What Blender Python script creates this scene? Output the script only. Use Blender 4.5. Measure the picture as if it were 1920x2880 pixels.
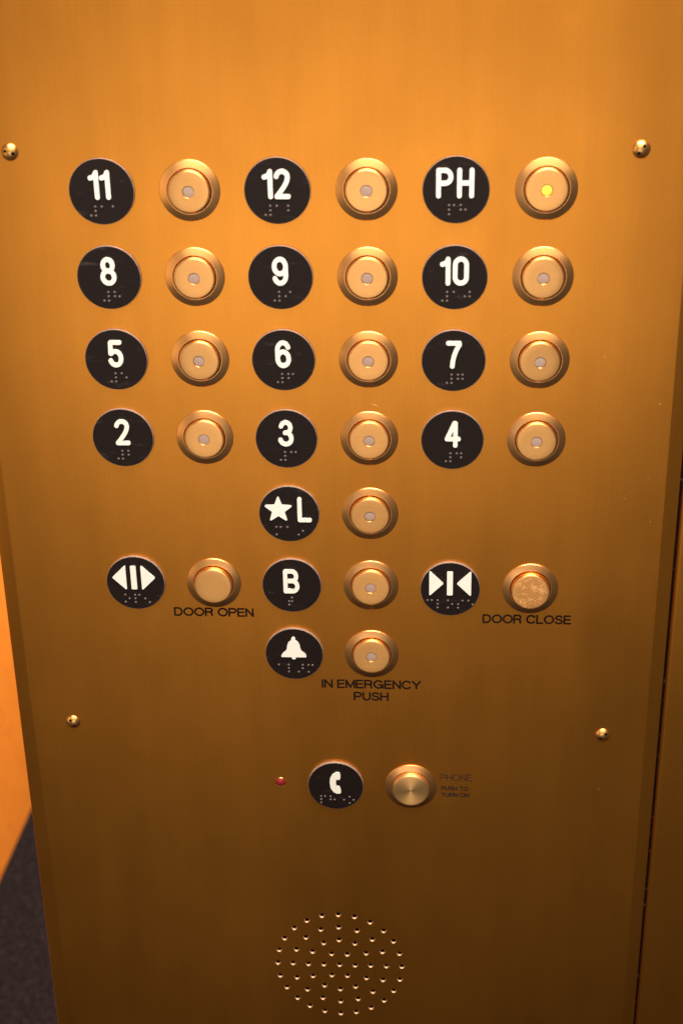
import bpy, bmesh, math, random
import numpy as np
from mathutils import Vector, Matrix

random.seed(7)
R = math.radians
MM = 0.001
scene = bpy.context.scene
for o in list(bpy.data.objects):
    bpy.data.objects.remove(o, do_unlink=True)
COL = scene.collection

# ------------------------------------------------------------------ camera
cam_data = bpy.data.cameras.new('camera')
cam = bpy.data.objects.new('camera', cam_data)
COL.objects.link(cam)
cam.location = (0.07894, -0.68331, 0.14011)
cam.rotation_euler = (R(65.668), R(1.058), R(3.816))
cam_data.sensor_fit = 'VERTICAL'
cam_data.sensor_height = 36.0
cam_data.lens = 49.98
cam_data.clip_start = 0.01
cam_data.clip_end = 50
cam_data.dof.use_dof = True
cam_data.dof.focus_distance = 0.785
cam_data.dof.aperture_fstop = 10.0
scene.camera = cam

# ------------------------------------------------------------------ world, lamps, exposure
world = bpy.data.worlds.new('World')
scene.world = world
world.use_nodes = True
bg = world.node_tree.nodes['Background']
bg.inputs['Color'].default_value = (1.0, 0.96, 0.98, 1)
bg.inputs['Strength'].default_value = 0.055

scene.view_settings.view_transform = 'Standard'
scene.view_settings.look = 'None'
scene.view_settings.exposure = 0
scene.view_settings.gamma = 1
scene.view_settings.use_curve_mapping = False


def area_lamp(name, loc, target, size, size_y, power, color, spread=180):
    d = bpy.data.lights.new(name, 'AREA')
    d.shape = 'RECTANGLE'
    d.size = size
    d.size_y = size_y
    d.energy = power
    d.color = color
    d.spread = R(spread)
    o = bpy.data.objects.new(name, d)
    COL.objects.link(o)
    o.location = loc
    o.rotation_euler = (Vector(target) - Vector(loc)).to_track_quat('-Z', 'Y').to_euler()
    return o


# cab ceiling light, above and in front of the panel
area_lamp('ceiling_lamp', (0.14, -0.62, 1.05), (0.10, -0.40, 0.0), 0.95, 0.60, 39, (1.0, 0.88, 0.73))
# added fill lamps for light off the cab walls behind, strong above, weaker below
area_lamp('cab_back_fill', (-0.11, -1.75, -0.41), (-0.03, 0.0, -0.20), 1.02, 0.52, 3.45, (1.0, 0.92, 0.84))
area_lamp('cab_low_fill', (-0.34, -1.75, -0.98), (-0.10, 0.0, -0.40), 0.80, 0.60, 0.24, (1.0, 0.88, 0.74))
area_lamp('cab_upper_fill', (0.22, -1.75, 0.86), (0.05, 0.0, 0.10), 2.1, 0.85, 14.0, (1.0, 0.82, 0.58))  # added to brighten the bezel tops
# added unseen area lamp that warms the left sides of the bezels
area_lamp('left_fill_lamp', (-1.35, -1.00, 0.0), (0.0, 0.0, -0.05), 0.85, 1.4, 4.8, (1.0, 0.70, 0.34))
# hallway light beyond the door opening
area_lamp('hall_lamp', (0.05, 1.5, 0.75), (-0.65, 1.2, -1.0), 0.8, 0.8, 130, (1.0, 0.80, 0.56))


# ------------------------------------------------------------------ materials
def new_mat(name):
    m = bpy.data.materials.new(name)
    m.use_nodes = True
    nt = m.node_tree
    b = nt.nodes['Principled BSDF']
    return m, nt, b


def N(nt, kind, **kw):
    n = nt.nodes.new(kind)
    for k, v in kw.items():
        if k in n.inputs:
            n.inputs[k].default_value = v
        else:
            setattr(n, k, v)
    return n


def coords(nt, scale=(1, 1, 1), rot=(0, 0, 0), src='Object'):
    tc = N(nt, 'ShaderNodeTexCoord')
    mp = N(nt, 'ShaderNodeMapping')
    mp.inputs['Scale'].default_value = scale
    mp.inputs['Rotation'].default_value = rot
    nt.links.new(tc.outputs[src], mp.inputs['Vector'])
    return mp.outputs['Vector']


def ramp(nt, fac, stops):
    r = N(nt, 'ShaderNodeValToRGB')
    el = r.color_ramp.elements
    while len(el) < len(stops):
        el.new(0.5)
    for e, (p, c) in zip(el, stops):
        e.position = p
        e.color = c if len(c) == 4 else (*c, 1)
    nt.links.new(fac, r.inputs['Fac'])
    return r.outputs['Color']


def metal(name, color, rough, var=0.06, brush=(900, 900, 14), brush_amt=0.10, aniso=0.0,
          tangent=None, radial=False, grain=1300, bump=0.02, streak=0.30, cloud=0.0, vary=0.0, sheen_smear=0.0):
    m, nt, b = new_mat(name)
    b.inputs['Metallic'].default_value = 1.0
    v = coords(nt, brush)
    n1 = N(nt, 'ShaderNodeTexNoise', Scale=1.0, Detail=3.0, Roughness=0.6)
    nt.links.new(v, n1.inputs['Vector'])
    v2 = coords(nt, (1, 1, 1))
    n2 = N(nt, 'ShaderNodeTexNoise', Scale=9.0, Detail=4.0, Roughness=0.6)
    nt.links.new(v2, n2.inputs['Vector'])
    n3 = N(nt, 'ShaderNodeTexNoise', Scale=grain, Detail=1.0)
    nt.links.new(v2, n3.inputs['Vector'])
    # colour: base tint with soft blotches of tarnish, brush streaks and fine grain
    mixf = N(nt, 'ShaderNodeMath', operation='MULTIPLY_ADD')
    nt.links.new(n2.outputs['Fac'], mixf.inputs[0])
    mixf.inputs[1].default_value = 0.45
    s = N(nt, 'ShaderNodeMath', operation='MULTIPLY_ADD')
    nt.links.new(n1.outputs['Fac'], s.inputs[0])
    s.inputs[1].default_value = streak
    g = N(nt, 'ShaderNodeMath', operation='MULTIPLY')
    nt.links.new(n3.outputs['Fac'], g.inputs[0])
    g.inputs[1].default_value = 0.75 - streak
    nt.links.new(g.outputs[0], s.inputs[2])
    nt.links.new(s.outputs[0], mixf.inputs[2])
    lo = tuple(c * (1 - var * 2.2) for c in color)
    hi = tuple(min(1, c * (1 + var * 2.2)) for c in color)
    col = ramp(nt, mixf.outputs[0], [(0.25, lo), (0.95, hi)])
    if sheen_smear:
        # streaky reflections put into the colour as upright bands, with tarnish and grease patches
        f = None
        for sc, amt in (((11, 11, 1.6), sheen_smear), ((60, 60, 6), sheen_smear * 0.55), ((22, 22, 22), sheen_smear * 0.5)):
            nc = N(nt, 'ShaderNodeTexNoise', Scale=1.0, Detail=4.0, Roughness=0.55)
            nt.links.new(coords(nt, sc), nc.inputs['Vector'])
            cm = N(nt, 'ShaderNodeMapRange')
            cm.inputs['From Min'].default_value = 0.3
            cm.inputs['From Max'].default_value = 0.7
            cm.inputs['To Min'].default_value = 1 - amt
            cm.inputs['To Max'].default_value = 1 + amt
            nt.links.new(nc.outputs['Fac'], cm.inputs['Value'])
            if f is None:
                f = cm.outputs[0]
            else:
                mm = N(nt, 'ShaderNodeMath', operation='MULTIPLY')
                nt.links.new(f, mm.inputs[0])
                nt.links.new(cm.outputs[0], mm.inputs[1])
                f = mm.outputs[0]
        vm = N(nt, 'ShaderNodeVectorMath', operation='SCALE')
        nt.links.new(col, vm.inputs[0])
        nt.links.new(f, vm.inputs['Scale'])
        col = vm.outputs[0]
    nt.links.new(col, b.inputs['Base Color'])
    rr = N(nt, 'ShaderNodeMapRange')
    nt.links.new(n1.outputs['Fac'], rr.inputs['Value'])
    rr.inputs['To Min'].default_value = max(0.03, rough - brush_amt)
    rr.inputs['To Max'].default_value = rough + brush_amt
    rough_out = rr.outputs[0]
    if cloud:
        for sc, amt in (((7, 7, 2.2), cloud), ((45, 45, 12), cloud * 0.5)):
            nc = N(nt, 'ShaderNodeTexNoise', Scale=1.0, Detail=4.0, Roughness=0.55)
            nt.links.new(coords(nt, sc), nc.inputs['Vector'])
            cm = N(nt, 'ShaderNodeMapRange')
            cm.inputs['From Min'].default_value = 0.25
            cm.inputs['From Max'].default_value = 0.75
            cm.inputs['To Min'].default_value = -amt
            cm.inputs['To Max'].default_value = amt
            nt.links.new(nc.outputs['Fac'], cm.inputs['Value'])
            ad = N(nt, 'ShaderNodeMath', operation='ADD')
            nt.links.new(rough_out, ad.inputs[0])
            nt.links.new(cm.outputs[0], ad.inputs[1])
            rough_out = ad.outputs[0]
    if vary:
        oi = N(nt, 'ShaderNodeObjectInfo')
        vm = N(nt, 'ShaderNodeMath', operation='MULTIPLY_ADD')
        nt.links.new(oi.outputs['Random'], vm.inputs[0])
        vm.inputs[1].default_value = vary
        nt.links.new(rough_out, vm.inputs[2])
        rough_out = vm.outputs[0]
    nt.links.new(rough_out, b.inputs['Roughness'])
    b.inputs['Anisotropic'].default_value = aniso
    if radial:
        t = N(nt, 'ShaderNodeTangent')
        t.direction_type = 'RADIAL'
        t.axis = 'Y'
        nt.links.new(t.outputs[0], b.inputs['Tangent'])
        b.inputs['Anisotropic Rotation'].default_value = 0.25
    elif tangent:
        c = N(nt, 'ShaderNodeCombineXYZ')
        for i in range(3):
            c.inputs[i].default_value = tangent[i]
        nt.links.new(c.outputs[0], b.inputs['Tangent'])
    if bump:
        bp = N(nt, 'ShaderNodeBump', Strength=bump, Distance=0.0002)
        nt.links.new(n1.outputs['Fac'], bp.inputs['Height'])
        nt.links.new(bp.outputs[0], b.inputs['Normal'])
    return m


BRONZE = (0.79, 0.297, 0.039)
M_panel = metal('bronze_panel', BRONZE, 0.328, var=0.07, brush=(1100, 1100, 16), brush_amt=0.012,
                aniso=0.2, tangent=(0, 0, 1), streak=0.22, bump=0, cloud=0.02, sheen_smear=0.075)
M_trim = metal('bronze_trim', BRONZE, 0.34, var=0.06, brush=(1100, 1100, 16), brush_amt=0.012, streak=0.2, bump=0, sheen_smear=0.06)
M_bezel = metal('brass_bezel', (1.0, 0.47, 0.165), 0.33, var=0.05, brush=(700, 700, 700), brush_amt=0.03)
M_cap = metal('brass_cap', (0.96, 0.455, 0.150), 0.34, var=0.08, brush=(40, 400, 1500), brush_amt=0.025, bump=0.0,
              aniso=0.58, tangent=(0, 0, 1), cloud=0.02, vary=0.06, sheen_smear=0.05)
M_spun = metal('spun_brass_cap', (1.0, 0.56, 0.22), 0.52, var=0.06, brush=(40, 400, 900), brush_amt=0.05,
               aniso=0.5, radial=True)
M_screw = metal('brass_screw', (0.92, 0.48, 0.15), 0.33, var=0.06, brush=(600, 600, 600), brush_amt=0.03)


def scratched_cap():
    m = metal('scratched_brass_cap', (0.84, 0.40, 0.125), 0.38, var=0.06, brush=(40, 400, 1200), brush_amt=0.05, bump=0,
              aniso=0.7, tangent=(0, 0, 1))
    nt = m.node_tree
    b = nt.nodes['Principled BSDF']
    lines = None
    for i, (ang, sc) in enumerate([(0.3, 260), (1.1, 320), (2.0, 240), (2.7, 300), (0.8, 380), (1.6, 210)]):
        v = coords(nt, (1, 1, 1), (0, ang, 0))
        mp2 = N(nt, 'ShaderNodeMapping')
        mp2.inputs['Scale'].default_value = (1, 1, 0.07)
        nt.links.new(v, mp2.inputs['Vector'])
        v = mp2.outputs['Vector']
        # long thin cells, their borders read as hairline scratches
        vv = N(nt, 'ShaderNodeTexVoronoi', feature='DISTANCE_TO_EDGE', Scale=sc)
        nt.links.new(v, vv.inputs['Vector'])
        th = N(nt, 'ShaderNodeMath', operation='LESS_THAN')
        nt.links.new(vv.outputs['Distance'], th.inputs[0])
        th.inputs[1].default_value = 0.015
        nz = N(nt, 'ShaderNodeTexNoise', Scale=180 + 40 * i, Detail=1.0)
        nt.links.new(coords(nt, (1, 1, 1)), nz.inputs['Vector'])
        gt = N(nt, 'ShaderNodeMath', operation='GREATER_THAN')
        nt.links.new(nz.outputs['Fac'], gt.inputs[0])
        gt.inputs[1].default_value = 0.53
        mu = N(nt, 'ShaderNodeMath', operation='MULTIPLY')
        nt.links.new(th.outputs[0], mu.inputs[0])
        nt.links.new(gt.outputs[0], mu.inputs[1])
        if lines is None:
            lines = mu.outputs[0]
        else:
            mx = N(nt, 'ShaderNodeMath', operation='MAXIMUM')
            nt.links.new(lines, mx.inputs[0])
            nt.links.new(mu.outputs[0], mx.inputs[1])
            lines = mx.outputs[0]
    # wear fades out from the press point
    gr = N(nt, 'ShaderNodeTexGradient', gradient_type='SPHERICAL')
    nt.links.new(coords(nt, (95, 0, 95)), gr.inputs['Vector'])
    wr = ramp(nt, gr.outputs['Fac'], [(0.02, (0.12, 0.12, 0.12)), (0.45, (0.85, 0.85, 0.85))])
    wm = N(nt, 'ShaderNodeMath', operation='MULTIPLY')
    nt.links.new(lines, wm.inputs[0])
    nt.links.new(wr, wm.inputs[1])
    lines = wm.outputs[0]
    old = b.inputs['Base Color'].links[0].from_socket
    mix = N(nt, 'ShaderNodeMix', data_type='RGBA')
    nt.links.new(lines, mix.inputs['Factor'])
    nt.links.new(old, mix.inputs[6])
    mix.inputs[7].default_value = (1.0, 0.56, 0.24, 1)
    nt.links.new(mix.outputs[2], b.inputs['Base Color'])
    oldr = b.inputs['Roughness'].links[0].from_socket
    ad = N(nt, 'ShaderNodeMath', operation='MULTIPLY_ADD')
    nt.links.new(lines, ad.inputs[0])
    ad.inputs[1].default_value = 0.20
    nt.links.new(oldr, ad.inputs[2])
    nt.links.new(ad.outputs[0], b.inputs['Roughness'])
    return m


M_scratched = scratched_cap()


def plain(name, color, rough, metallic=0.0, noise=0.0, nscale=800, bump=0.0, bdist=0.0002, spec=0.5):
    m, nt, b = new_mat(name)
    b.inputs['Roughness'].default_value = rough
    b.inputs['Metallic'].default_value = metallic
    b.inputs['Specular IOR Level'].default_value = spec
    n = N(nt, 'ShaderNodeTexNoise', Scale=nscale, Detail=3.0, Roughness=0.6)
    nt.links.new(coords(nt), n.inputs['Vector'])
    c = ramp(nt, n.outputs['Fac'], [(0.3, tuple(x * (1 - noise) for x in color)),
                                    (0.7, tuple(min(1, x * (1 + noise)) for x in color))])
    nt.links.new(c, b.inputs['Base Color'])
    if bump:
        bp = N(nt, 'ShaderNodeBump', Strength=bump, Distance=bdist)
        nt.links.new(n.outputs['Fac'], bp.inputs['Height'])
        nt.links.new(bp.outputs[0], b.inputs['Normal'])
    return m


M_black = plain('black_plate_plastic', (0.009, 0.0042, 0.0036), 0.50, noise=0.15, nscale=2500, bump=0.15, bdist=0.0001, spec=0.25)
# faint rubbed scuffs on the plates
nt = M_black.node_tree
b = nt.nodes['Principled BSDF']
old = b.inputs['Base Color'].links[0].from_socket
tc = N(nt, 'ShaderNodeTexCoord')
oi = N(nt, 'ShaderNodeObjectInfo')
off = N(nt, 'ShaderNodeVectorMath', operation='ADD')
nt.links.new(tc.outputs['Object'], off.inputs[0])
nt.links.new(oi.outputs['Random'], off.inputs[1])
mpn = N(nt, 'ShaderNodeMapping')
mpn.inputs['Rotation'].default_value = (0, 0.5, 0)
mpn.inputs['Scale'].default_value = (60, 60, 260)
nt.links.new(off.outputs[0], mpn.inputs['Vector'])
sn = N(nt, 'ShaderNodeTexNoise', Scale=1.0, Detail=5.0, Roughness=0.7)
nt.links.new(mpn.outputs[0], sn.inputs['Vector'])
sf = ramp(nt, sn.outputs['Fac'], [(0.60, (0, 0, 0)), (0.78, (1, 1, 1))])
smx = N(nt, 'ShaderNodeMix', data_type='RGBA')
nt.links.new(sf, smx.inputs['Factor'])
nt.links.new(old, smx.inputs[6])
smx.inputs[7].default_value = (0.055, 0.040, 0.036, 1)
nt.links.new(smx.outputs[2], b.inputs['Base Color'])
M_rim = plain('plate_rim_plastic', (0.26, 0.20, 0.175), 0.38, noise=0.2, nscale=500)
M_white = plain('white_raised_plastic', (0.90, 0.885, 0.855), 0.40, noise=0.03, nscale=500)
M_dot = plain('worn_braille_plastic', (0.105, 0.08, 0.074), 0.32, noise=0.35, nscale=900)
M_lens = plain('milky_indicator_plastic', (0.40, 0.285, 0.24), 0.6, noise=0.05, nscale=600, spec=0.3)
M_ink = plain('black_panel_ink', (0.010, 0.005, 0.003), 0.6, noise=0.35, nscale=1500, spec=0.12)
M_hole = plain('dark_cavity', (0.006, 0.004, 0.003), 0.9, spec=0.05)  # near-black in place of the shade inside gaps and holes
M_seam, nt, b = new_mat('dusty_seam_shade')  # dark base paints the gap's shade, paler flecks are dust
b.inputs['Roughness'].default_value = 0.9
b.inputs['Specular IOR Level'].default_value = 0.05
n = N(nt, 'ShaderNodeTexNoise', Scale=330, Detail=2.0)
nt.links.new(coords(nt), n.inputs['Vector'])
nt.links.new(ramp(nt, n.outputs['Fac'], [(0.62, (0.005, 0.003, 0.002)), (0.72, (0.05, 0.033, 0.02))]), b.inputs['Base Color'])
M_red = plain('red_indicator_plastic', (0.20, 0.010, 0.014), 0.55, noise=0.06, nscale=600, spec=0.25)


def faded_ink(name, color, keep):
    # worn print: the brown paint is missing in small flecks
    m, nt, b = new_mat(name)
    b.inputs['Roughness'].default_value = 0.55
    b.inputs['Base Color'].default_value = (*color, 1)
    n = N(nt, 'ShaderNodeTexNoise', Scale=1300, Detail=2.0)
    nt.links.new(coords(nt), n.inputs['Vector'])
    a = ramp(nt, n.outputs['Fac'], [(keep, (1, 1, 1)), (keep + 0.16, (0.12, 0.12, 0.12))])
    nt.links.new(a, b.inputs['Alpha'])
    return m


M_ink_faded = faded_ink('faded_brown_ink', (0.022, 0.011, 0.005), 0.42)
M_ink_small = faded_ink('worn_brown_ink', (0.018, 0.009, 0.004), 0.50)

M_lit, nt, b = new_mat('lit_amber_indicator')
b.inputs['Base Color'].default_value = (0.45, 0.30, 0.08, 1)
b.inputs['Roughness'].default_value = 0.4
lw = N(nt, 'ShaderNodeTexNoise', Scale=300)
nt.links.new(coords(nt), lw.inputs['Vector'])
nt.links.new(ramp(nt, lw.outputs['Fac'], [(0.3, (1.0, 0.58, 0.0)), (0.7, (1.0, 0.70, 0.02))]), b.inputs['Emission Color'])
es = N(nt, 'ShaderNodeMath', operation='MULTIPLY')
gr = N(nt, 'ShaderNodeTexGradient', gradient_type='SPHERICAL')
nt.links.new(coords(nt, (330, 0, 330)), gr.inputs['Vector'])
nt.links.new(ramp(nt, gr.outputs['Fac'], [(0.12, (0.10, 0.10, 0.10)), (0.40, (1, 1, 1))]), es.inputs[0])
es.inputs[1].default_value = 1.3
nt.links.new(es.outputs[0], b.inputs['Emission Strength'])

# orange laminate wall with fine flecks
M_wall, nt, b = new_mat('orange_laminate_wall')
b.inputs['Roughness'].default_value = 0.6
n = N(nt, 'ShaderNodeTexNoise', Scale=70, Detail=6.0, Roughness=0.72)
nt.links.new(coords(nt), n.inputs['Vector'])
nt.links.new(ramp(nt, n.outputs['Fac'], [(0.30, (0.56, 0.15, 0.010)), (0.45, (0.80, 0.25, 0.022)), (0.75, (0.84, 0.29, 0.032))]),
             b.inputs['Base Color'])

# dark carpet
M_carpet, nt, b = new_mat('charcoal_carpet')
b.inputs['Roughness'].default_value = 0.95
b.inputs['Specular IOR Level'].default_value = 0.1
n = N(nt, 'ShaderNodeTexNoise', Scale=170, Detail=4.0, Roughness=0.75)
nt.links.new(coords(nt), n.inputs['Vector'])
nt.links.new(ramp(nt, n.outputs['Fac'], [(0.38, (0.003, 0.0022, 0.0026)), (0.55, (0.0115, 0.0090, 0.0125)), (0.70, (0.038, 0.031, 0.042))]),
             b.inputs['Base Color'])
bp = N(nt, 'ShaderNodeBump', Strength=0.9, Distance=0.006)
nt.links.new(n.outputs['Fac'], bp.inputs['Height'])
nt.links.new(bp.outputs[0], b.inputs['Normal'])


# ------------------------------------------------------------------ mesh helpers (all sizes in millimetres)
def link(name, me, mat, parent=None, loc=(0, 0, 0), rot_y=0.0, label=None):
    o = bpy.data.objects.new(name, me)
    COL.objects.link(o)
    if mat is not None and me is not None and not me.materials:
        me.materials.append(mat)
    o.parent = parent
    o.location = tuple(c * MM for c in loc)
    o.rotation_euler = (0, rot_y, 0)
    if label:
        o['label'] = label
    return o


def mesh_from(name, verts, faces, smooth=False, sharp=None):
    me = bpy.data.meshes.new(name)
    me.from_pydata([tuple(c * MM for c in v) for v in verts], [], faces)
    bm = bmesh.new()
    bm.from_mesh(me)
    bmesh.ops.recalc_face_normals(bm, faces=bm.faces)
    bm.to_mesh(me)
    bm.free()
    if smooth:
        for p in me.polygons:
            p.use_smooth = True
        if sharp:
            me.set_sharp_from_angle(angle=R(sharp))
    me.update()
    return me


def lathe(name, profile, seg=64, smooth=True, sharp=40):
    """profile: (radius, height towards the viewer); turned about the panel's normal (-Y)."""
    verts, faces, rings = [], [], []
    for r, h in profile:
        if r < 1e-6:
            rings.append([len(verts)])
            verts.append((0, -h, 0))
        else:
            rings.append(list(range(len(verts), len(verts) + seg)))
            for i in range(seg):
                a = 2 * math.pi * i / seg
                verts.append((r * math.cos(a), -h, r * math.sin(a)))
    for A, B in zip(rings, rings[1:]):
        for i in range(seg):
            j = (i + 1) % seg
            if len(A) == 1:
                faces.append((A[0], B[i], B[j]))
            elif len(B) == 1:
                faces.append((A[i], B[0], A[j]))
            else:
                faces.append((A[i], B[i], B[j], A[j]))
    return mesh_from(name, verts, faces, smooth, sharp)


def fillet(cx, cy, r, a0, a1, n=7):
    return [(cx + r * math.cos(R(a0 + (a1 - a0) * i / n)), cy + r * math.sin(R(a0 + (a1 - a0) * i / n))) for i in range(n + 1)]


def extrude_profile(name, pts, z0, z1, taper=None, smooth=True, sharp=50):
    """open profile of (x, y) points swept from z0 to z1; taper shifts x per point at the bottom end."""
    verts, faces = [], []
    n = len(pts)
    for k, z in enumerate((z0, z1)):
        for i, (x, y) in enumerate(pts):
            dx = taper[i] if (taper and k == 0) else 0
            verts.append((x + dx, y, z))
    for i in range(n - 1):
        faces.append((i, i + 1, n + i + 1, n + i))
    me = bpy.data.meshes.new(name)
    me.from_pydata([tuple(c * MM for c in v) for v in verts], [], faces)
    if smooth:
        for p in me.polygons:
            p.use_smooth = True
        me.set_sharp_from_angle(angle=R(sharp))
    me.update()
    return me


def filled_outline(name, loops, depth, y_back=0.0):
    """closed 2D loops (holes allowed) in the panel plane, filled and given a thickness towards the viewer."""
    cu = bpy.data.curves.new(name, 'CURVE')
    cu.dimensions = '2D'
    cu.fill_mode = 'BOTH'
    cu.extrude = depth / 2 * MM
    for lp in loops:
        sp = cu.splines.new('POLY')
        sp.points.add(len(lp) - 1)
        for p, (x, y) in zip(sp.points, lp):
            p.co = (x * MM, y * MM, 0, 1)
        sp.use_cyclic_u = True
    tmp = bpy.data.objects.new(name, cu)
    COL.objects.link(tmp)
    dg = bpy.context.evaluated_depsgraph_get()
    me = bpy.data.meshes.new_from_object(tmp.evaluated_get(dg))
    bpy.data.objects.remove(tmp, do_unlink=True)
    bpy.data.curves.remove(cu)
    me.name = name
    # curve plane XY with +Z front  ->  panel plane XZ with -Y front
    me.transform(Matrix.Rotation(R(90), 4, 'X'))
    me.transform(Matrix.Translation((0, -(depth / 2 + y_back) * MM, 0)))
    me.materials.clear()
    me.update()
    return me


# ---- outlines from strokes: distance field + marching squares
def seg_dist(X, Y, x0, y0, x1, y1):
    dx, dy = x1 - x0, y1 - y0
    L = dx * dx + dy * dy
    t = np.zeros_like(X) if L < 1e-12 else np.clip(((X - x0) * dx + (Y - y0) * dy) / L, 0, 1)
    return np.hypot(X - x0 - t * dx, Y - y0 - t * dy)


def poly_sdf(X, Y, pts):
    d = np.full_like(X, 1e9)
    inside = np.zeros(X.shape, bool)
    n = len(pts)
    for i in range(n):
        x0, y0 = pts[i]
        x1, y1 = pts[(i + 1) % n]
        d = np.minimum(d, seg_dist(X, Y, x0, y0, x1, y1))
        c = ((y0 > Y) != (y1 > Y))
        with np.errstate(divide='ignore', invalid='ignore'):
            xi = (x1 - x0) * (Y - y0) / ((y1 - y0) if abs(y1 - y0) > 1e-12 else 1e-12) + x0
        inside ^= c & (X < xi)
    return np.where(inside, -d, d)


def outline(strokes, hw, polys=(), rnd=0.3, step=0.12):
    allp = [p for s in strokes for p in s] + [p for s in polys for p in s]
    pad = max(hw, rnd) + 3 * step
    x0, x1 = min(p[0] for p in allp) - pad, max(p[0] for p in allp) + pad
    y0, y1 = min(p[1] for p in allp) - pad, max(p[1] for p in allp) + pad
    xs, ys = np.arange(x0, x1, step), np.arange(y0, y1, step)
    X, Y = np.meshgrid(xs, ys)
    D = np.full_like(X, 1e9)
    for s in strokes:
        for (a, b_), (c, d) in zip(s, s[1:]):
            D = np.minimum(D, seg_dist(X, Y, a, b_, c, d) - hw)
    for pl in polys:
        D = np.minimum(D, poly_sdf(X, Y, pl) - rnd)
    D = np.where(np.abs(D) < 1e-7, 1e-7, D)
    ins = D < 0
    nxt = {}

    def ex(i, j):   # crossing on edge (i,j)-(i,j+1)
        t = D[i, j] / (D[i, j] - D[i, j + 1])
        return (xs[j] + t * step, ys[i])

    def ey(i, j):
        t = D[i, j] / (D[i, j] - D[i + 1, j])
        return (xs[j], ys[i] + t * step)
    pts = {}
    code = ins[:-1, :-1] * 1 + ins[:-1, 1:] * 2 + ins[1:, 1:] * 4 + ins[1:, :-1] * 8
    table = {1: [('L', 'B')], 2: [('B', 'R')], 3: [('L', 'R')], 4: [('R', 'T')], 6: [('B', 'T')], 7: [('L', 'T')],
             8: [('T', 'L')], 9: [('T', 'B')], 11: [('T', 'R')], 12: [('R', 'L')], 13: [('R', 'B')], 14: [('B', 'L')],
             5: [('L', 'B'), ('R', 'T')], 10: [('B', 'R'), ('T', 'L')]}
    for i, j in zip(*np.nonzero((code > 0) & (code < 15))):
        key = {'B': ('x', i, j), 'T': ('x', i + 1, j), 'L': ('y', i, j), 'R': ('y', i, j + 1)}
        for a, b_ in table[int(code[i, j])]:
            ka, kb = key[a], key[b_]
            for k in (ka, kb):
                if k not in pts:
                    pts[k] = ex(k[1], k[2]) if k[0] == 'x' else ey(k[1], k[2])
            nxt[ka] = kb
    loops = []
    while nxt:
        k0 = next(iter(nxt))
        k = k0
        lp = []
        while k in nxt:
            lp.append(pts[k])
            k = nxt.pop(k)
        # thin out collinear points
        out = []
        m = len(lp)
        for q in range(m):
            ax, ay = out[-1] if out else lp[q - 1]
            bx, by = lp[q]
            cx, cy = lp[(q + 1) % m]
            cr = abs((bx - ax) * (cy - ay) - (by - ay) * (cx - ax))
            if cr > 0.0018 * math.hypot(cx - ax, cy - ay) or math.hypot(bx - ax, by - ay) > 1.5:
                out.append((bx, by))
        if len(out) > 4:
            loops.append(out)
    return loops


def arc(cx, cy, rx, ry, a0, a1, n=22):
    return [(cx + rx * math.cos(R(a0 + (a1 - a0) * i / n)), cy + ry * math.sin(R(a0 + (a1 - a0) * i / n))) for i in range(n + 1)]


def bez(p0, p1, p2, n=10):
    return [((1 - t) ** 2 * p0[0] + 2 * t * (1 - t) * p1[0] + t * t * p2[0],
             (1 - t) ** 2 * p0[1] + 2 * t * (1 - t) * p1[1] + t * t * p2[1]) for t in [i / n for i in range(n + 1)]]


# raised characters of the plates: centre lines, about 14 mm tall with the stroke
T = 6.0
GLYPH = {
    '0': [arc(0, T - 2.9, 2.75, 2.9, 0, 180) + arc(0, -T + 2.9, 2.75, 2.9, 180, 360) + [(2.75, T - 2.9)]],
    '1': [[(0.9, -T), (0.9, T - 0.1)], bez((0.9, T - 0.1), (0.2, 3.7), (-1.9, 3.35))],
    '2': [arc(0, 3.2, 2.7, 2.8, 172, -18) + bez((2.55, 2.2), (2.0, -0.4), (-2.5, -5.7)) + [(-2.6, -T), (2.8, -T)]],
    '3': [arc(-0.1, 3.15, 2.45, 2.85, 165, -70) + [(-0.5, 0.3)], [(-0.5, 0.3)] + arc(-0.2, -2.75, 2.9, 3.25, 78, -165)],
    '4': [[(1.5, -T), (1.5, T), (0.9, T), (-2.8, -2.5), (3.1, -2.5)], [(1.2, 4.5), (0.6, 3.2)]],
    '5': [[(2.5, T), (-2.1, T), (-2.35, 0.2)] + arc(0, -2.35, 2.8, 3.65, 137, -160)],
    '6': [arc(0, -2.35, 2.8, 3.65, 0, 360), [(-2.8, -2.35)] + arc(0, 2.2, 2.8, 3.8, 180, 22)],
    '7': [[(-2.7, T), (2.8, T), (2.8, 5.2)] + bez((2.8, 5.2), (-0.2, 0.5), (-0.6, -T))],
    '8': [arc(0, 3.05, 2.4, 2.95, 0, 360), arc(0, -2.85, 2.85, 3.15, 0, 360)],
    'P': [[(-2.8, -T), (-2.8, T), (0.2, T)] + arc(0.2, 2.95, 2.8, 3.05, 90, -90) + [(-2.8, -0.1)]],
    'H': [[(-2.9, -T), (-2.9, T)], [(2.9, -T), (2.9, T)], [(-2.9, 0), (2.9, 0)]],
    'B': [[(-3.0, -T), (-3.0, T), (0.6, T)] + arc(0.6, 3.1, 2.3, 2.9, 90, -90) + [(-3.0, 0.2)],
          [(0.6, 0.2)] + arc(0.6, -2.9, 2.8, 3.1, 90, -90) + [(-3.0, -T)]],
    'L': [[(-2.6, T), (-2.6, -T), (2.6, -T)]],
}
GLYPH['9'] = [[(-x, -y) for x, y in s] for s in GLYPH['6']]
GM = {}
for ch, st in GLYPH.items():
    GM[ch] = filled_outline('glyph_' + ch, outline(st, 1.14), 0.8)

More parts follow.
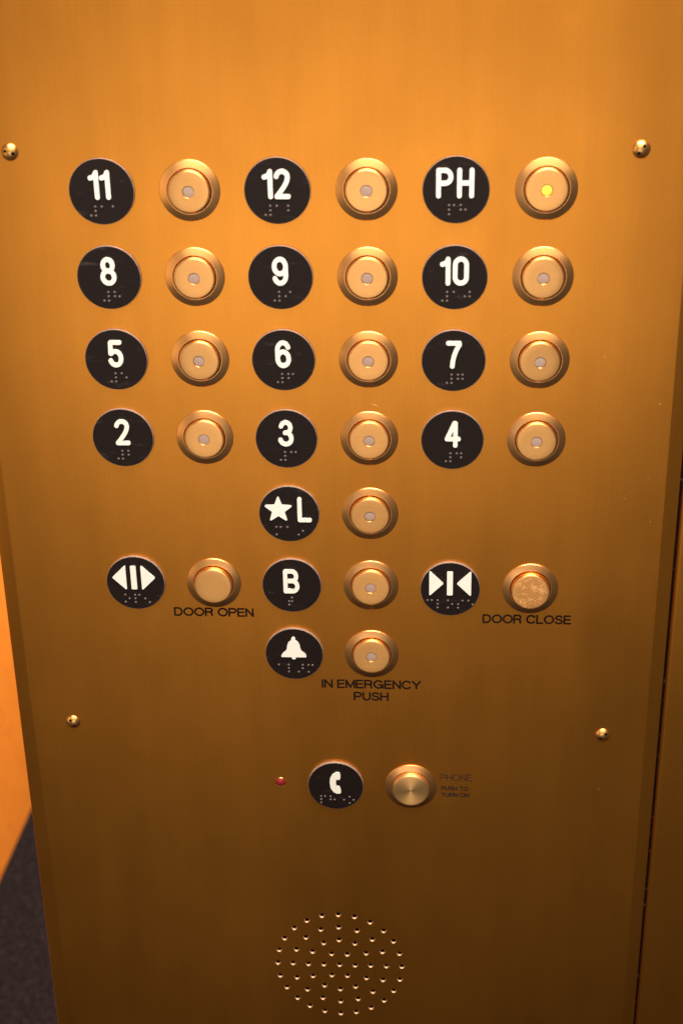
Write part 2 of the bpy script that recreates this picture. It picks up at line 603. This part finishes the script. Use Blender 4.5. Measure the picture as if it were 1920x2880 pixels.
# symbols
GM['tri_left'] = filled_outline('tri_left', outline([], 0, [[(-3.3, 0), (3.3, 6.6), (3.3, -6.6)]], 0.45), 0.8)
GM['tri_right'] = filled_outline('tri_right', outline([], 0, [[(3.3, 0), (-3.3, -6.6), (-3.3, 6.6)]], 0.45), 0.8)
GM['bar'] = filled_outline('bar', outline([], 0, [[(-1.15, -6.6), (1.15, -6.6), (1.15, 6.6), (-1.15, 6.6)]], 0.4), 0.8)
star = []
for i in range(10):
    rr = 6.9 if i % 2 == 0 else 2.9
    star.append((rr * math.sin(math.pi * i / 5), rr * math.cos(math.pi * i / 5)))
GM['star'] = filled_outline('star', outline([], 0, [star], 0.5), 0.8)
half = [(0, 4.9), (1.3, 4.6), (2.5, 3.6), (3.1, 2.0), (3.5, -0.6), (4.3, -2.0), (5.8, -3.2), (6.5, -4.3), (6.6, -5.0), (0, -5.0)]
bell = half + [(-x, y) for x, y in half[-2:0:-1]]
GM['bell'] = filled_outline('bell', outline([[(0, 5.6), (0, 6.0)], [(0, -5.4), (0, -5.6)]], 1.15, [bell], 0.35), 0.8)
# telephone handset: curved grip with an ear piece and a mouth piece
hs = [(2.2, 6.9), (0.6, 6.9), (-1.4, 5.6), (-2.7, 3.0), (-2.9, -0.2), (-2.5, -3.4), (-1.0, -6.0), (0.8, -7.0), (2.6, -6.9),
      (2.9, -6.2), (2.7, -4.2), (2.1, -2.7), (0.9, -2.6), (0.2, -2.2), (0.0, 0.0), (0.2, 2.3), (0.9, 2.6), (2.2, 2.5), (2.7, 3.8), (2.7, 5.8)]
GM['handset'] = filled_outline('handset', outline([], 0, [hs], 0.3), 0.8)

# thin printed capitals: (advance width, strokes) in a box of height 1, x from 0 to w
def cap_font():
    F = {}
    F['D'] = (0.80, [[(0, 0), (0, 1), (0.36, 1)] + arc(0.36, 0.5, 0.42, 0.5, 90, -90) + [(0, 0)]])
    F['O'] = (0.96, [arc(0.48, 0.5, 0.48, 0.5, 0, 360, 30)])
    F['R'] = (0.76, [[(0, 0), (0, 1), (0.46, 1)] + arc(0.46, 0.75, 0.26, 0.25, 90, -90) + [(0, 0.5)], [(0.46, 0.5), (0.64, 0.38), (0.70, 0.0)]])
    F['P'] = (0.74, [[(0, 0), (0, 1), (0.46, 1)] + arc(0.46, 0.73, 0.28, 0.27, 90, -90) + [(0, 0.46)]])
    F['E'] = (0.66, [[(0.66, 0), (0, 0), (0, 1), (0.64, 1)], [(0, 0.52), (0.60, 0.52)]])
    F['N'] = (0.74, [[(0, 0), (0, 1), (0.74, 0), (0.74, 1)]])
    F['C'] = (0.88, [arc(0.46, 0.5, 0.46, 0.5, 40, 320, 26)])
    F['G'] = (0.92, [arc(0.46, 0.5, 0.46, 0.5, 42, 350, 26) + [(0.90, 0.45), (0.52, 0.45)], [(0.91, 0.45), (0.91, 0.02)]])
    F['L'] = (0.60, [[(0, 1), (0, 0), (0.60, 0)]])
    F['S'] = (0.74, [arc(0.37, 0.76, 0.32, 0.24, 15, 230, 16) + arc(0.37, 0.25, 0.36, 0.25, 60, -165, 18)])
    F['I'] = (0.06, [[(0.03, 0), (0.03, 1)]])
    F['M'] = (0.88, [[(0, 0), (0, 1), (0.44, 0.05), (0.88, 1), (0.88, 0)]])
    F['Y'] = (0.78, [[(0, 1), (0.39, 0.44), (0.78, 1)], [(0.39, 0.44), (0.39, 0)]])
    F['U'] = (0.74, [[(0, 1), (0, 0.36)] + arc(0.37, 0.36, 0.37, 0.36, 180, 360, 16) + [(0.74, 1)]])
    F['H'] = (0.74, [[(0, 0), (0, 1)], [(0.74, 0), (0.74, 1)], [(0, 0.52), (0.74, 0.52)]])
    F['T'] = (0.72, [[(0, 1), (0.72, 1)], [(0.36, 1), (0.36, 0)]])
    return F


FONT = cap_font()


def text_mesh(txt, width, height, hw, gap=0.24, space=0.5):
    x = 0
    strokes = []
    for ch in txt:
        if ch == ' ':
            x += space - gap * 0.3
            continue
        w, st = FONT[ch]
        for s in st:
            strokes.append([(px + x, py) for px, py in s])
        x += w + gap
    x -= gap
    sx = (width - 2 * hw) / x
    sy = height - 2 * hw
    strokes = [[(px * sx - (width - 2 * hw) / 2, (py - 0.5) * sy) for px, py in s] for s in strokes]
    return filled_outline('lettering', outline(strokes, hw, step=0.09), 0.03, 0.012)


# ------------------------------------------------------------------ setting
FLOOR = -1400
wl = mesh_from('wall', [(-651, 120, FLOOR), (-651, 3200, FLOOR), (-651, 3200, 1100), (-651, 120, 1100),
                        (-690, 120, FLOOR), (-690, 3200, FLOOR), (-690, 3200, 1100), (-690, 120, 1100)],
               [(0, 1, 2, 3), (4, 5, 6, 7), (0, 1, 5, 4), (3, 2, 6, 7), (0, 3, 7, 4), (1, 2, 6, 5)])
o = link('wall', wl, M_wall)
o['kind'] = 'structure'
fl = mesh_from('floor', [(-689, -900, FLOOR - 1), (1500, -900, FLOOR - 1), (1500, 3200, FLOOR - 1), (-689, 3200, FLOOR - 1)], [(0, 1, 2, 3)])
o = link('floor', fl, M_carpet)
o['kind'] = 'structure'

# ------------------------------------------------------------------ neighbouring bronze panel right of the seam
ZT, ZB = 620, FLOOR
pts = [(204.2, 40), (204.2, 3.5)] + fillet(206.4, 2.7, 2.2, 180, 270, 8) + [(208.4 + 330, 0.5), (539.6, 40)]
side = link('metal_panel', extrude_profile('metal_panel', pts, ZB, ZT), M_trim)
side['label'] = 'plain bronze metal panel to the right of the dark vertical seam'
side['category'] = 'wall panel'

# ------------------------------------------------------------------ the control panel
panel = bpy.data.objects.new('control_panel', None)
panel.empty_display_size = 0.05
COL.objects.link(panel)
panel['label'] = 'brushed bronze elevator control panel with rows of round push buttons'
panel['category'] = 'control panel'

CX = 21.35               # middle of the panel
XL, XR = -152.5, 195.4   # flat face between the two chamfered edges
S_, D_, V_ = 85.44, 42.79, 42.60
SPK = (20.8, -476.9)

# face plate with the drilled speaker holes
hole_xy = [(0, 0)]
for k, n in ((1, 6), (2, 12), (3, 16), (4, 24)):
    for i in range(n):
        a = 2 * math.pi * i / n
        hole_xy.append((9.6 * k * math.cos(a) + random.uniform(-.18, .18), 9.75 * k * math.sin(a) + random.uniform(-.18, .18)))
HR = 1.7
loops = [[(XL, ZB), (XR, ZB), (XR, ZT), (XL, ZT)]]
for hx, hz in hole_xy:
    loops.append([(SPK[0] + hx + HR * math.cos(2 * math.pi * i / 20), SPK[1] + hz + HR * math.sin(2 * math.pi * i / 20)) for i in range(20)])
cu = filled_outline('face_plate', loops, 0.0)
face = link('face_plate', cu, M_panel, panel)

# chamfered edges that fold back into the side returns
pl = [(-148.0, 62), (-155.0, 1.1), (-154.8, 0.9), (-154.6, 0.8), (-152.9, 0.05), (XL, 0.0)]
link('edge_trim', extrude_profile('edge_trim_left', pl, ZB, ZT, taper=[-12, -12, -12, -12, -0.5, 0]), M_trim, panel)
pr = [(XR, 0.0), (196.2, 0.08), (202.5, 0.72), (202.75, 1.1), (203.0, 40)]
link('edge_trim', extrude_profile('edge_trim_right', pr, ZB, ZT), M_trim, panel)
# added dark strip in place of the seam gap's shade, with dust specks
link('seam_shade_strip', mesh_from('seam_shade_strip', [(202.6, 2.4, ZB), (205.0, 2.4, ZB), (205.0, 2.4, ZT), (202.6, 2.4, ZT)], [(0, 1, 2, 3)]), M_seam, panel)

# ---- speaker grille: countersunk holes over a dark chamber
grille = link('speaker_grille', lathe('speaker_chamber', [(0, -6.0), (44, -6.0), (44, -1.2)], 48), M_hole, panel, (SPK[0], 0, SPK[1]))
grille['label'] = 'round speaker grille of drilled holes low on the panel'
hole_me = lathe('hole', [(HR, 0.0), (HR * 0.97, -0.06), (HR * 0.74, -0.75)], 20, sharp=60)
M_drill = metal('drilled_edge_metal', (0.74, 0.50, 0.33), 0.6, var=0.08, brush=(500, 500, 500), brush_amt=0.06)
for hx, hz in hole_xy:
    link('hole', hole_me, M_drill, grille, (hx, 0, hz))

# ---- prototypes
DISC_R, DISC_H = 16.0, 2.0
disc_me = lathe('plate_disc', [(0, DISC_H), (DISC_R - 0.26, DISC_H), (DISC_R - 0.22, DISC_H - 0.05), (DISC_R - 0.22, 0.2)], 96)
rim_me = lathe('plate_rim', [(DISC_R - 0.21, DISC_H - 0.12), (DISC_R - 0.14, DISC_H - 0.06), (DISC_R, DISC_H - 0.22), (DISC_R, 0.0)], 96, sharp=70)
dot_me = lathe('braille_dot', [(0, 0.55), (0.3, 0.50), (0.55, 0.34), (0.72, 0.0)], 14, sharp=80)

BZ = 14.85
bezel_me = lathe('bezel', [(BZ, 0.0), (BZ, 0.35), (BZ - 0.22, 0.55), (BZ - 0.4, 0.62), (11.35, 1.5), (11.1, 1.5), (10.95, 1.35), (10.85, 0.0)], 96, sharp=12)
gap_shade_me = lathe('gap_shade_ring', [(10.4, 0.95), (10.95, 0.95)], 64)  # added dark ring, paints the shade in the gap round the cap


def cap_profile(h, hole, r=10.6, e=1.25):
    p = []
    if hole:
        p += [(2.85, h - 1.2), (2.85, h - 0.12), (2.98, h)]
    else:
        p += [(0, h)]
    p += [(r - e - 3, h)] + fillet(r - e, h - e, e, 90, 0, 8) + [(r, 0.1)]
    return p


cap_hole_me = lathe('cap_with_hole', cap_profile(3.7, True), 96)
cap_plain_me = lathe('cap_plain', cap_profile(4.6, False), 96)
lens_me = lathe('indicator_lens', [(0, 3.42), (1.6, 3.40), (2.5, 3.33), (2.80, 3.2), (2.80, 2.4)], 40)

# braille: letter -> dots of the six-dot cell
BR = {'a': '1', 'b': '12', 'c': '14', 'd': '145', 'e': '15', 'f': '124', 'g': '1245', 'h': '125', 'i': '24', 'j': '245',
      'l': '123', 'm': '134', 'o': '135', 'p': '1234', 's': '234', '#': '3456', 'I': '35', 'N': '26', ';': '56', 'A': '345', '^': '5'}


def plate(x, z, chars, braille, label, bz=-9.5, bx=0.4, cell=5.5):
    d = link('label_plate', disc_me, M_black, panel, (x, 0, z), label=label)
    link('rim', rim_me, M_rim, d)
    for key, cx, cz in chars:
        nm = 'numeral' if key.isdigit() else 'letter' if len(key) == 1 else 'symbol'
        link(nm, GM[key], M_white, d, (cx, -DISC_H + 0.02, cz))
    n = len(braille)
    for i, ch in enumerate(braille):
        for dot in BR[ch]:
            k = int(dot) - 1
            dx = (i - (n - 1) / 2) * cell + (-1.15 if k < 3 else 1.15) + bx
            dz = bz + (1 - k % 3) * 2.2
            link('braille_dot', dot_me, M_dot, d, (dx, -DISC_H + 0.02, dz))
    return d


def button(x, z, label, cap=None, lit=False, indicator=True, spin=0.0):
    b_ = link('push_button', bezel_me, M_bezel, panel, (x, 0, z), spin, label=label)
    link('gap_shade_ring', gap_shade_me, M_hole, b_)
    if indicator:
        cp = link('button_cap', cap_hole_me, M_cap, b_)
        cp.rotation_euler = (R(random.gauss(0, 0.9)), 0, R(random.gauss(0, 0.9)))
        lm = lens_me
        if lit:
            lm = lens_me.copy()
            lm.materials.clear()
        link('indicator_light', lm, M_lit if lit else M_lens, b_)
    else:
        me = cap_plain_me.copy()
        me.materials.clear()
        link('button_cap', me, cap, b_)
    return b_


HZ = 3.4
rows = [
    [('11', '#aa'), ('12', '#ab'), ('PH', 'ph')],
    [('8', '#h'), ('9', '#i'), ('10', '#aj')],
    [('5', '#e'), ('6', '#f'), ('7', '#g')],
    [('2', '#b'), ('3', '#c'), ('4', '#d')],
]
layout = {'11': [('1', -2.9, HZ), ('1', 2.6, HZ)], '12': [('1', -4.1, HZ), ('2', 2.5, HZ)], 'PH': [('P', -5.5, HZ), ('H', 4.5, HZ)],
          '10': [('1', -4.2, HZ), ('0', 2.9, HZ)]}
for r, row in enumerate(rows):
    for c, (txt, brl) in enumerate(row):
        x, z = (c - 1) * S_, -r * V_
        what = 'letters PH' if txt == 'PH' else 'number ' + txt
        plate(x, z, layout.get(txt, [(txt, 0, HZ)]), brl, 'black round plate with raised white ' + what + ' and braille', bx=0.7)
        lit = txt == 'PH'
        button(x + D_, z, ('brass push button with glowing yellow centre light, right of the PH plate' if lit else
                           'brass push button with unlit centre light, right of the %s plate' % txt), lit=lit, spin=R(random.uniform(-9, 9)))
plate(0, -4 * V_, [('star', -5.6, 2.7), ('L', 8.3, 2.9)], 'maI', 'black round plate with white star and letter L', bx=0.0, bz=-9.8, cell=5.9)
button(D_, -4 * V_, 'brass push button with unlit centre light, right of the star and L plate', spin=R(2))
plate(-S_, -5 * V_ + 0.3, [('tri_left', -8.6, 3.6), ('bar', -0.7, 3.6), ('tri_right', 7.2, 3.6)], 'opN', 'black round plate with white outward arrows', bx=0.3)
button(-S_ + D_, -5 * V_ + 0.2, 'plain brass push button above the DOOR OPEN lettering', cap=M_cap, indicator=False, spin=R(-4))
plate(0, -5 * V_, [('B', -0.3, 2.9)], ';b', 'black round plate with raised white letter B', bx=-0.9, cell=3.9)
button(D_, -5 * V_, 'brass push button with unlit centre light, right of the B plate', spin=R(5))
plate(S_, -5 * V_ - 0.8, [('tri_right', -7.5, 3.8), ('bar', -0.2, 3.8), ('tri_left', 7.4, 3.8)], 'close', 'black round plate with white inward arrows', bx=0.0, bz=-9.0)
button(S_ + D_, -5 * V_ - 0.6, 'scratched plain brass push button above the DOOR CLOSE lettering', cap=M_scratched, indicator=False)
plate(0, -6 * V_, [('bell', -0.2, 3.9)], 'alAm', 'black round plate with white bell symbol', bx=0.6, bz=-9.0)
button(D_, -6 * V_, 'brass push button with unlit centre light, above the IN EMERGENCY PUSH lettering', spin=R(-3))
plate(21.2, -342.9, [('handset', -0.1, 2.7)], 'ph^o', 'black round plate with white telephone handset symbol', bx=0.8, bz=-9.4)
button(64.5, -343.1, 'plain spun brass push button left of the faded PHONE lettering', cap=M_spun, indicator=False)

# ---- red indicator lamp beside the phone plate
lamp = link('red_indicator', lathe('red_indicator', [(0, 1.9), (1.0, 1.76), (1.95, 1.3), (2.6, 0.65), (2.8, 0.0)], 32, sharp=80), M_red, panel, (-11.0, 0, -342.3),
            label='small red indicator light left of the telephone plate')
link('collar', lathe('collar', [(2.82, 0.15), (3.0, 0.2), (3.15, 0.0)], 32), M_bezel, lamp)


# ---- domed spanner screws with two drilled holes
def screw_mesh():
    bm = bmesh.new()
    me = lathe('dome', [(0, 1.95), (1.0, 1.88), (2.0, 1.65), (2.9, 1.25), (3.7, 0.72), (4.15, 0.28), (4.25, 0.0), (4.25, -1.2), (0, -1.2)], 48)
    dome = bpy.data.objects.new('dome', me)
    COL.objects.link(dome)
    cutters = []
    for sx in (-1, 1):
        c = lathe('cut', [(0, 6.0), (0.85, 6.0), (0.85, 0.5), (0, 0.3)], 20)
        co = bpy.data.objects.new('cut', c)
        COL.objects.link(co)
        co.location = (sx * 1.95 * MM, 0, 0)
        md = dome.modifiers.new('b', 'BOOLEAN')
        md.operation = 'DIFFERENCE'
        md.solver = 'EXACT'
        md.object = co
        cutters.append(co)
    dg = bpy.context.evaluated_depsgraph_get()
    out = bpy.data.meshes.new_from_object(dome.evaluated_get(dg))
    for q in cutters + [dome]:
        bpy.data.objects.remove(q, do_unlink=True)
    out.name = 'screw'
    for p in out.polygons:
        p.use_smooth = True
    out.set_sharp_from_angle(angle=R(38))
    return out


sm = screw_mesh()
hole_shade = lathe('hole_shade', [(0, 0.75), (0.84, 0.75)], 16)  # added dark discs, shade of the screw holes put into colour
for x, z, ang, lb in ((-128.9, 18.9, 18, 'domed brass screw at the upper left, beyond the 11 plate'), (171.5, 18.2, -55, 'domed brass screw at the upper right, beyond the lit PH button'),
                      (-129.4, -304.0, 58, 'domed brass screw at the lower left, below the outward arrows plate'), (171.9, -305.4, -42, 'domed brass screw at the lower right, below the scratched button')):
    sc = link('screw', sm, M_screw, panel, (x, 0, z), R(ang), label=lb)
    for sx in (-1, 1):
        link('hole', hole_shade, M_hole, sc, (sx * 1.95, 0, 0))

# ---- printed lettering
for txt, x0, x1, z, h, hw, mat, tilt in (
        ('DOOR OPEN', -65.9, -21.7, -230.9, 5.5, 0.52, M_ink, 0), ('DOOR CLOSE', 103.1, 150.9, -232.4, 5.6, 0.52, M_ink, 0),
        ('IN EMERGENCY', 14.4, 70.0, -275.2, 5.7, 0.52, M_ink, 0), ('PUSH', 32.3, 52.0, -283.1, 5.7, 0.52, M_ink, 0),
        ('PHONE', 81.2, 99.5, -336.4, 4.7, 0.28, M_ink_faded, 0), ('PUSH TO', 81.8, 97.6, -343.9, 3.0, 0.32, M_ink_small, 0),
        ('TURN ON', 82.0, 98.1, -348.4, 3.0, 0.32, M_ink_small, 0)):
    me = text_mesh(txt, x1 - x0, h, hw)
    link('lettering', me, mat, panel, ((x0 + x1) / 2, 0, z), label='%s printed lettering reading %s' % ('black' if mat is M_ink else 'faded dark', txt))

# ---- nicks and scratches in the plate: small raised burrs of bright metal
M_nick = metal('bright_scratch', (0.72, 0.42, 0.20), 0.55, var=0.05, brush=(500, 500, 500), brush_amt=0.05)
marks = [(174.0, -126.1, 174.5, -130.6), (174.3, -130.6, 173.5, -132.6), (177.9, -128.4, 177.9, -131.9), (186.6, -115.9, 186.8, -120.7), (188.8, -126.0, 188.2, -132.3), (185.8, -145.6, 185.9, -147.2), (185.8, -148.6, 186.6, -149.0), (192.9, -148.1, 191.8, -149.9), (184.5, -154.6, 184.9, -155.3), (178.0, -156.5, 178.7, -156.9), (174.5, -160.1, 175.7, -160.3), (179.0, -151.0, 179.4, -151.0), (177.0, -163.8, 177.6, -163.7), (159.5, -83.8, 160.9, -83.1), (188.4, -108.3, 190.0, -108.3), (188.7, -108.0, 189.3, -108.0), (140.6, -154.8, 141.4, -154.7), (199.9, -143.0, 202.2, -140.3), (188.4, -173.6, 189.3, -173.1), (190.2, -184.0, 190.8, -184.0), (-131.2, -16.1, -132.1, -23.2), (-94.6, 60.6, -94.5, 58.7), (-125.0, -174.5, -125.6, -180.2), (-128.4, -130.6, -128.7, -133.6), (43.0, -108.5, 48.3, -110.4), (99.1, -188.9, 99.6, -189.4), (4.0, -22.9, 4.4, -23.4), (109.9, -72.3, 111.4, -72.8), (122.1, -54.1, 122.8, -54.5), (-13.0, -237.5, -12.6, -238.0), (25.3, -256.3, 26.0, -256.6), (156.9, -171.7, 157.3, -172.2), (105.3, -103.2, 105.9, -103.5), (-57.5, -264.1, -57.6, -266.1), (170.7, -342.2, 172.2, -341.8), (172.5, -360.9, 173.0, -361.2), (-11.3, -31.1, -10.9, -31.5), ]
verts, faces = [], []
for x0, z0, x1, z1 in marks:
    if x1 > 194 or x0 > 194:
        continue
    d = Vector((x1 - x0, z1 - z0))
    L = max(d.length, 0.4)
    d = d.normalized() if d.length > 1e-6 else Vector((1, 0))
    nrm = Vector((-d.y, d.x))
    w = 0.07 if L > 2 else 0.13
    c = Vector(((x0 + x1) / 2, (z0 + z1) / 2))
    a, e = c - d * L / 2, c + d * L / 2
    k = len(verts)
    verts += [(a.x, -0.012, a.y), (c.x + nrm.x * w, -0.012, c.y + nrm.y * w), (e.x, -0.012, e.y), (c.x - nrm.x * w, -0.012, c.y - nrm.y * w), (c.x, -0.07, c.y)]
    faces += [(k, k + 1, k + 4), (k + 1, k + 2, k + 4), (k + 2, k + 3, k + 4), (k + 3, k, k + 4)]
o = link('scratches', mesh_from('scratches', verts, faces), M_nick, panel)
o['kind'] = 'stuff'
